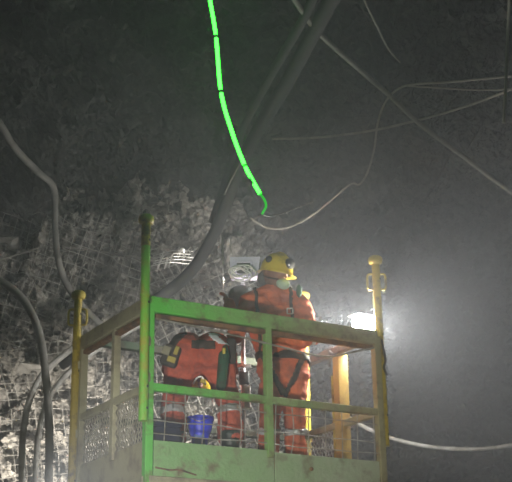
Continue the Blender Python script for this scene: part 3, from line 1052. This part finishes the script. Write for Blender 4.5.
# buckle
mbk = MB()
bq = S(290, 311, -.13)
for a, b in (((-.02, 0, -.02), (.02, 0, -.02)), ((.02, 0, -.02), (.02, 0, .02)), ((.02, 0, .02), (-.02, 0, .02)), ((-.02, 0, .02), (-.02, 0, -.02))):
    mbk.tube([bq + Vector(a), bq + Vector(b)], .005, 6)
mbk.build('buckle', M['chrome'], per1)
# boots
boot('rubber_boot', anR, (.45, -.9), M['boot'], per1, FZ)
boot('rubber_boot', anL, (.75, -.6), M['boot'], per1, FZ)
# helmet: shell, brim, ridge, lamp clip, dark vents
Rh = Matrix((fx, fy, fz)).transposed()
hb = hc + fz * .006 + fx * .0


def HV(x, y, z):
    return hb + Rh @ Vector((x, y, z))


vs, fs = [], []
RN, SN = 9, 28
for i in range(RN + 1):
    t = math.pi / 2 * i / RN
    for k in range(SN):
        a = 2 * math.pi * k / SN
        rx, ry = .136, .116
        vs.append(HV(math.cos(a) * rx * math.cos(t) ** .85, math.sin(a) * ry * math.cos(t) ** .85, (.150 * math.sin(t) - .005)))
for i in range(RN):
    for k in range(SN):
        k2 = (k + 1) % SN
        fs.append((i * SN + k, i * SN + k2, (i + 1) * SN + k2, (i + 1) * SN + k))
base_n = len(vs)
for k in range(SN):        # brim
    a = 2 * math.pi * k / SN
    ex = .022 + .045 * max(0, math.cos(a)) ** 2
    vs.append(HV(math.cos(a) * (.132 + ex), math.sin(a) * (.112 + .020), -.018 - .012 * max(0, math.cos(a))))
for k in range(SN):
    k2 = (k + 1) % SN
    fs.append((base_n + k, base_n + k2, k2, k))
b2n = len(vs)
for k in range(SN):
    a = 2 * math.pi * k / SN
    vs.append(HV(math.cos(a) * .124, math.sin(a) * .106, -.012))
for k in range(SN):
    k2 = (k + 1) % SN
    fs.append((b2n + k, b2n + k2, base_n + k2, base_n + k))
hm = MB().add(vs, fs).build('helmet', M['helmet'], per1, True)
MB().tube([HV(.126 * math.cos(t), 0, .150 * math.sin(t)) for t in [math.pi * i / 12 for i in range(1, 12)]], .010, 6).build('helmet_ridge', M['helmet'], hm, True).location = (0, 0, 0)


def child(mb, name, m, par):
    o = mb.build(name, m, par, True)
    o.location = (0, 0, 0)
    return o


child(MB().box(HV(-.10, .085, .0) + Vector((-.02, -.06, .03)), (.045, .04, .05), Rh, bev=.006), 'lamp_cable_clip', M['helmet'], hm)
child(MB().ellipsoid(hb + Vector((-.052, -.092, .070)), (.026, .022, .026)), 'helmet_decal', M['black'], hm)
cl = child(MB().lathe(HV(.105, .01, .065), fx, [(0, .040), (.03, .040), (.036, .034)], 16), 'cap_lamp', M['black'], hm)
MB().lathe(HV(.142, -.012, .05), fx, [(-.01, .007), (.0, .007)], 10).build('lamp_glint', M['white_cable'], hm)  # white dot standing in for the glint on the cap lamp
hm.children[-1].location = (0, 0, 0)
# mask, hood, chin strap
child(MB().ellipsoid(hc + fx * .088 - fz * .083 + fy * .012, (.046, .055, .040), Rh), 'dust_mask', M['mask'], per1).location = -Vector(per1.location)
child(MB().tube(spline([hc + fx * .09 - fz * .06 - fy * .04, hc + fx * .02 - fz * .06 - fy * .085, hc - fx * .08 - fz * .03 - fy * .06], 5), .006, 6), 'mask_strap', M['strap'], per1).location = -Vector(per1.location)
child(MB().ellipsoid(hc - fx * .085 - fz * .055, (.048, .085, .085), Rh), 'neck_cape', M['grey'], per1).location = -Vector(per1.location)
for s in (-1, 1):
    e_ = MB().ellipsoid(hc + fx * .096 + fz * .002 + fy * .032 * s, (.012, .014, .010), Rh)
    child(e_, 'eye', M['black'], per1).location = -Vector(per1.location)
MB().ellipsoid(S(299, 291, .02), (.022, .03, .05)).build('lanyard_loop', M['greenrope'], per1, True)

# ---- bending worker, seen from behind
BYD = 8.12


def Q(u, v, dy=0.0):
    return P(u, v, BYD + dy)


per2 = empty('person', (Q(202, 470).x, BYD, FZ))
per2['world_parts'] = True
tag(per2, 'worker in red orange coveralls bent over at the hips, seen from behind', 'person')
pr = []
pv = Q(200, 357, .0)
ch = Q(200, 352, .42)
nk2 = Q(200, 362, .60)
hpL, hpR = Q(182, 360, .0), Q(217, 360, .02)
kL, kR = Q(173, 405, .05), Q(229, 404, .07)
aL, aR = Vector((Q(174, 450).x, BYD - .02, FZ + .14)), Vector((Q(231, 450).x, BYD, FZ + .14))
acr = Vector((1, 0, 0))
for k in (-1, 1):
    o = acr * k
    pr += [(pv + o * .075 + Vector((0, 0, .0)), ch + o * .10, .150, .145, 0)]
    pr += [(pv + o * .085 + Vector((0, -.02, .02)), pv + o * .08 + Vector((0, .1, .03)), .138, .135, 0)]
    pr += [(ch + o * .10, ch + o * .16 + Vector((0, .08, -.02)), .13, .09, 0)]
    # loose jacket hanging at the waist
    pr += [(pv + o * .175 + Vector((0, .10, .03)), pv + o * .215 + Vector((0, .14, -.05)), .082, .06, 0)]
pr += [(hpL, kL, .118, .082, 0), (hpR, kR, .118, .082, 0), (kL, aL + Vector((0, 0, .20)), .082, .088, 0), (kR, aR + Vector((0, 0, .20)), .082, .088, 0)]
pr += [(aL, aL + Vector((0, 0, .2)), .045, .05, 0), (aR, aR + Vector((0, 0, .2)), .045, .05, 0)]
pr += [(ch, nk2, .10, .06, 0), (nk2, nk2 + Vector((0, .06, -.03)), .058, .058, 1), (nk2 + Vector((0, .12, -.05)), nk2 + Vector((0, .16, -.10)), .088, .075, 1),
       (nk2 + Vector((0, .13, -.13)), nk2 + Vector((0, .14, -.15)), .05, .04, 1), (nk2 + Vector((0, .09, -.17)), nk2 + Vector((0, .075, -.165)), .013, .01, 1)]
for s in (-1, 1):
    pr += [(nk2 + Vector((.088 * s, .13, -.06)), nk2 + Vector((.09 * s, .12, -.09)), .016, .012, 1)]
sL, sR = ch + Vector((-.19, .08, -.02)), ch + Vector((.19, .08, -.02))
eL, eR = sL + Vector((-.02, .06, -.28)), sR + Vector((.0, .08, -.28))
wL, wR = eL + Vector((.0, -.05, -.20)), eR + Vector((.0, -.05, -.20))
pr += [(sL, eL, .080, .062, 0), (eL, wL, .062, .045, 0), (sR, eR, .080, .062, 0), (eR, wR, .062, .045, 0)]
fingers(pr, wL, wL + Vector((.03, -.01, -.075)), (0, 1, 0), .01, 2, (.8, 0, -.3), None)
fingers(pr, wR, wR + Vector((-.03, -.01, -.075)), (0, 1, 0), .01, 2, (-.8, 0, -.3), None)
b2 = make_body('body', pr, [M['red'], M['skin'], M['glove_dark']], per2, .010, 3, .020, 9)
for (kn, an) in ((kL, aL), (kR, aR)):
    band(b2, 'reflective_band', plane_band(kn.lerp(an, .12), (an - kn), .030, near_seg(kn, an, .15)), M['reflect'], parent=per2, off=.002, thick=.004)
# bright tape on the right shoulder of the jacket, straps over the back
q0, q1 = Q(203, 326), Q(227, 346)
band(b2, 'shoulder_tape', plane_band(q0, (q1 - q0).cross(Vector((0, 1, .35))), .020, lambda co, no: (co[:, 0] > q0.x - .01) & (co[:, 2] > Q(200, 350).z) & (co[:, 1] < BYD + .1) & (no[:, 1] < .4)), M['reflect_clean'], parent=per2, off=.002, thick=.004)
for (q0_, q1_, lo, hi) in (((192, 322), (166, 352), 0, 192), ((192, 344), (216, 345), 192, 216)):
    A, B = Q(*q0_), Q(*q1_)
    band(b2, 'harness_strap', plane_band(A, (B - A).cross(Vector((0, 1, .3))), .030, lambda co, no, lo=lo, hi=hi: (co[:, 0] > Q(lo, 350).x) & (co[:, 0] < Q(hi, 350).x) & (co[:, 1] < BYD + .2) & (co[:, 2] > Q(200, 366).z)), M['strap'], parent=per2)
# tool pouch on the left hip
pch = MB().box(Q(171, 356, -.13), (.12, .07, .15), Matrix.Rotation(.35, 3, 'Y'), bev=.02).build('tool_pouch', M['strap'], per2, True)
for (u, v, w, h, m_) in ((166.5, 350.5, .055, .06, 'mask'), (171.5, 359.5, .06, .04, 'yellow'), (176.5, 350.5, .03, .06, 'yellow')):
    x_ = MB().box(Q(u, v, -.17), (w, .02, h), Matrix.Rotation(.35, 3, 'Y'), bev=.006).build('pouch_flap', mat('pouch_flap_' + m_ + str(u), (0.30, 0.29, 0.20) if m_ == 'mask' else (0.50, 0.42, 0.10), .8), pch, False)
    x_.location = (0, 0, 0)
# rope and dark gloves hanging on the right hip
MB().capsule(Q(224, 356, -.13), Q(221, 386, -.13), .040, .034).build('rope_bag', M['greenrope'], per2, True)
MB().capsule(Q(231, 343, -.06), Q(232, 360, -.05), .038, .030).build('hip_pouch', M['strap'], per2, True)
MB().box(Q(224, 351, -.18), (.02, .012, .04), bev=.004).build('snap_hook', mat('hook_yellow', (.7, .6, .1), .4), per2)
MB().tube(spline([Q(228, 352, -.15), Q(226, 346, -.16), Q(223, 348, -.17), Q(223, 360, -.17)], 4), .006, 6).build('lanyard', M['greenrope'], per2, True)
MB().box(Q(203, 381, -.10), (.035, .02, .03), Matrix.Rotation(.4, 3, 'Y'), bev=.005).build('leg_buckle', M['yellow'], per2)
MB().tube(spline([Q(193, 384, -.09), Q(197, 378, -.11), Q(202, 377, -.11), Q(206, 385, -.09)], 4), .007, 6).build('leg_loop', M['chrome'], per2, True)
boot('rubber_boot', aL, (-.15, 1), M['boot'], per2, FZ, .34)
boot('rubber_boot', aR, (.15, 1), M['boot'], per2, FZ, .34)
h2 = nk2 + Vector((0, .16, -.10))
MB().ellipsoid(h2 + Vector((0, .03, .0)), (.115, .115, .115)).build('helmet', M['helmet'], per2, True)

# ------------------------------------------------------------------ gear in the basket
# white instrument case on a pole with a coil of white cable
IY = 8.62
pb = P(243, 440, IY)
pole = empty('instrument_pole', (pb.x, IY, FZ))
pole['world_parts'] = True
tag(pole, 'steel pole with cross bar standing between the two workers', 'pole')
ptop = P(243, 282, IY)
MB().tube([(pb.x, IY, FZ + .012), (ptop.x, IY, ptop.z)], .016, 10).build('pole_shaft', M['chrome'], pole, True)
MB().lathe((pb.x, IY, FZ), (0, 0, 1), [(0, .10), (.012, .10), (.02, .03), (.05, .022)], 16).build('pole_foot', M['grey'], pole)
cb = P(243, 367, IY)
MB().bar(cb + Vector((-.045, -.03, 0)), cb + Vector((.06, -.03, 0)), .025, .025, bev=.004).build('cross_bar', M['white_cable'], pole)
MB().box(P(244, 378, IY - .02), (.075, .06, .10), bev=.01).build('clamp', M['grey'], pole)
MB().box(P(247, 398, IY - .02), (.055, .05, .16), bev=.01).build('clamp', M['chrome'], pole)

case = empty('instrument_case', ptop)
case['world_parts'] = True
tag(case, 'white plastic instrument case on the pole beside the yellow helmet', 'case')
vs = []
cc = P(244.5, 269.5, IY)
hw, hh = .108, .078
fr_, bk2 = -.07, .05
for y_, sx in ((fr_, 1.0), (bk2, .92)):
    for x_, z_ in ((-hw, hh), (hw * 1.12, hh), (hw * .92, -hh), (-hw * .98, -hh)):
        vs.append(cc + Vector((x_ * sx, y_, z_ * sx)))
fs = [(0, 3, 2, 1), (4, 5, 6, 7), (0, 1, 5, 4), (1, 2, 6, 5), (2, 3, 7, 6), (3, 0, 4, 7)]
MB().add(vs, fs).build('case_shell', M['white'], case)
MB().box(cc + Vector((-.005, fr_ - .004, -.015)), (.115, .01, .085), bev=.004).build('case_recess', M['grey'], case)
for s in (-1, 1):
    MB().box(cc + Vector((-.005 + s * .058, fr_ - .010, -.01)), (.016, .014, .095), bev=.004).build('case_latch', M['white'], case)
MB().box(cc + Vector((-.005, fr_ - .010, .034)), (.13, .014, .014), bev=.004).build('case_latch', M['white'], case)
for (u, v0, v1, r_) in ((222.5, 233, 290, .006), (230.5, 236, 262, .005)):
    MB().tube([P(u, v0, IY + .02), P(u + .8, v1, IY + .02)], r_, 6).build('antenna', M['chrome'], case, True)
MB().tube([P(223, 276, IY + .02), P(236, 276, IY)], .007, 6).build('antenna_bracket', M['grey'], case)
coil = MB()
rnd = random.Random(4)
c0 = P(240.5, 272.5, IY - .115)
pts = []
for i in range(120):
    a = i * .27
    e = .95 + .15 * math.sin(i * .11)
    rr = (.066 + .026 * math.sin(i * .37 + 1)) * e
    pts.append(c0 + Vector((math.cos(a) * rr * 1.15, -.006 * math.sin(i * .9) - .012 * math.sin(i * .05), math.sin(a) * rr * .72 + .006 * math.sin(i * .23))))
coil.tube(pts, .0058, 6)
tag(coil.build('cable_coil', M['white_cable'], None, True), 'tangled coil of white cable hung on the front of the instrument case', 'cable')
gb = MB().ellipsoid(P(241, 296, IY - .02), (.10, .055, .085))
tag(gb.build('grey_bag', M['grey'], None, True), 'dark grey cloth bag hanging under the white instrument case', 'bag')

# blue bucket between the boots
bp_ = P(200, 452, 8.32); bp_.z = FZ
bu = empty('bucket', bp_)
tag(bu, 'bright blue plastic bucket between the boots of the bending worker', 'bucket')
MB().lathe((0, 0, 0), (0, 0, 1), [(0, .05), (.005, .056), (.36, .056), (.40, .07), (.44, .085), (.49, .092), (.50, .10), (.515, .10), (.517, .092)], 20).build('bucket_body', M['blue'], bu, True)
MB().tube(spline([(-.095, 0, .51), (-.06, -.07, .50), (0, -.105, .47), (.06, -.07, .50), (.095, 0, .51)], 5), .004, 6).build('bucket_handle', M['chrome'], bu, True)
MB().box((.0, -.056, .33), (.07, .012, .12), bev=.003).build('bucket_label', M['blue_pale'], bu)
# steel chain hanging above the bucket
chn = empty('chain', P(213, 394, 8.46))
chn['world_parts'] = True
tag(chn, 'bright steel chain hanging beside the right leg of the bending worker', 'chain')
for i in range(9):
    c = P(213 - .25 * i, 394 + i * 4.2, 8.46)
    ring = []
    for k in range(9):
        a = 2 * math.pi * k / 8
        off = Vector((math.cos(a) * .011, 0, math.sin(a) * .021)) if i % 2 else Vector((0, math.cos(a) * .011, math.sin(a) * .021))
        ring.append(c + off)
    MB().tube(ring, .005, 6, False).build('link', M['chrome'], chn, True)
# navy box in the left corner
nb = W(.17, .20, .0)
nbx = empty('tool_box', nb, YAW)
tag(nbx, 'dark navy tool box standing in the near left corner', 'box')
MB().box((0, 0, .17), (.22, .24, .34), bev=.015).build('box_body', M['navy'], nbx)
MB().box((0, 0, .352), (.23, .25, .03), bev=.008).build('box_lid', M['navy'], nbx)
MB().tube(spline([(-.05, 0, .36), (-.045, 0, .40), (.045, 0, .40), (.05, 0, .36)], 4), .008, 6).build('box_handle', M['black'], nbx, True)
# knotted strap on the side rail
kn_ = W(BW, .50, TR - .03)
ks = empty('tie_strap', kn_)
ks['world_parts'] = True
tag(ks, 'dark strap knotted round the side rail under the flood lamp', 'strap')
MB().tube(spline([kn_ + Vector(v) for v in ((-.05, 0, -.04), (0, -.05, -.02), (.04, 0, .03), (-.02, .05, .035), (-.05, 0, .0), (0, -.055, -.04), (.05, .0, -.035), (.0, .05, -.04))], 5), .014, 6).build('knot', M['strap'], ks, True)
MB().tube(spline([kn_ + Vector(v) for v in ((-.03, -.04, -.03), (-.055, -.05, -.07), (-.06, -.05, -.12))], 4), .010, 6).build('loose_end', M['strap'], ks, True)
rk = W(BW + .08, -.02, .96)
MBt = MB().tube(spline([rk + Vector(v) for v in ((-.035, -.045, .14), (-.025, -.05, .06), (-.015, -.05, -.02), (-.03, -.05, -.07), (-.01, -.05, -.13))], 5), .008, 6)
tag(MBt.build('hanging_lanyard', M['strap'], None, True), 'short dark lanyard hanging on the right corner tube', 'lanyard')
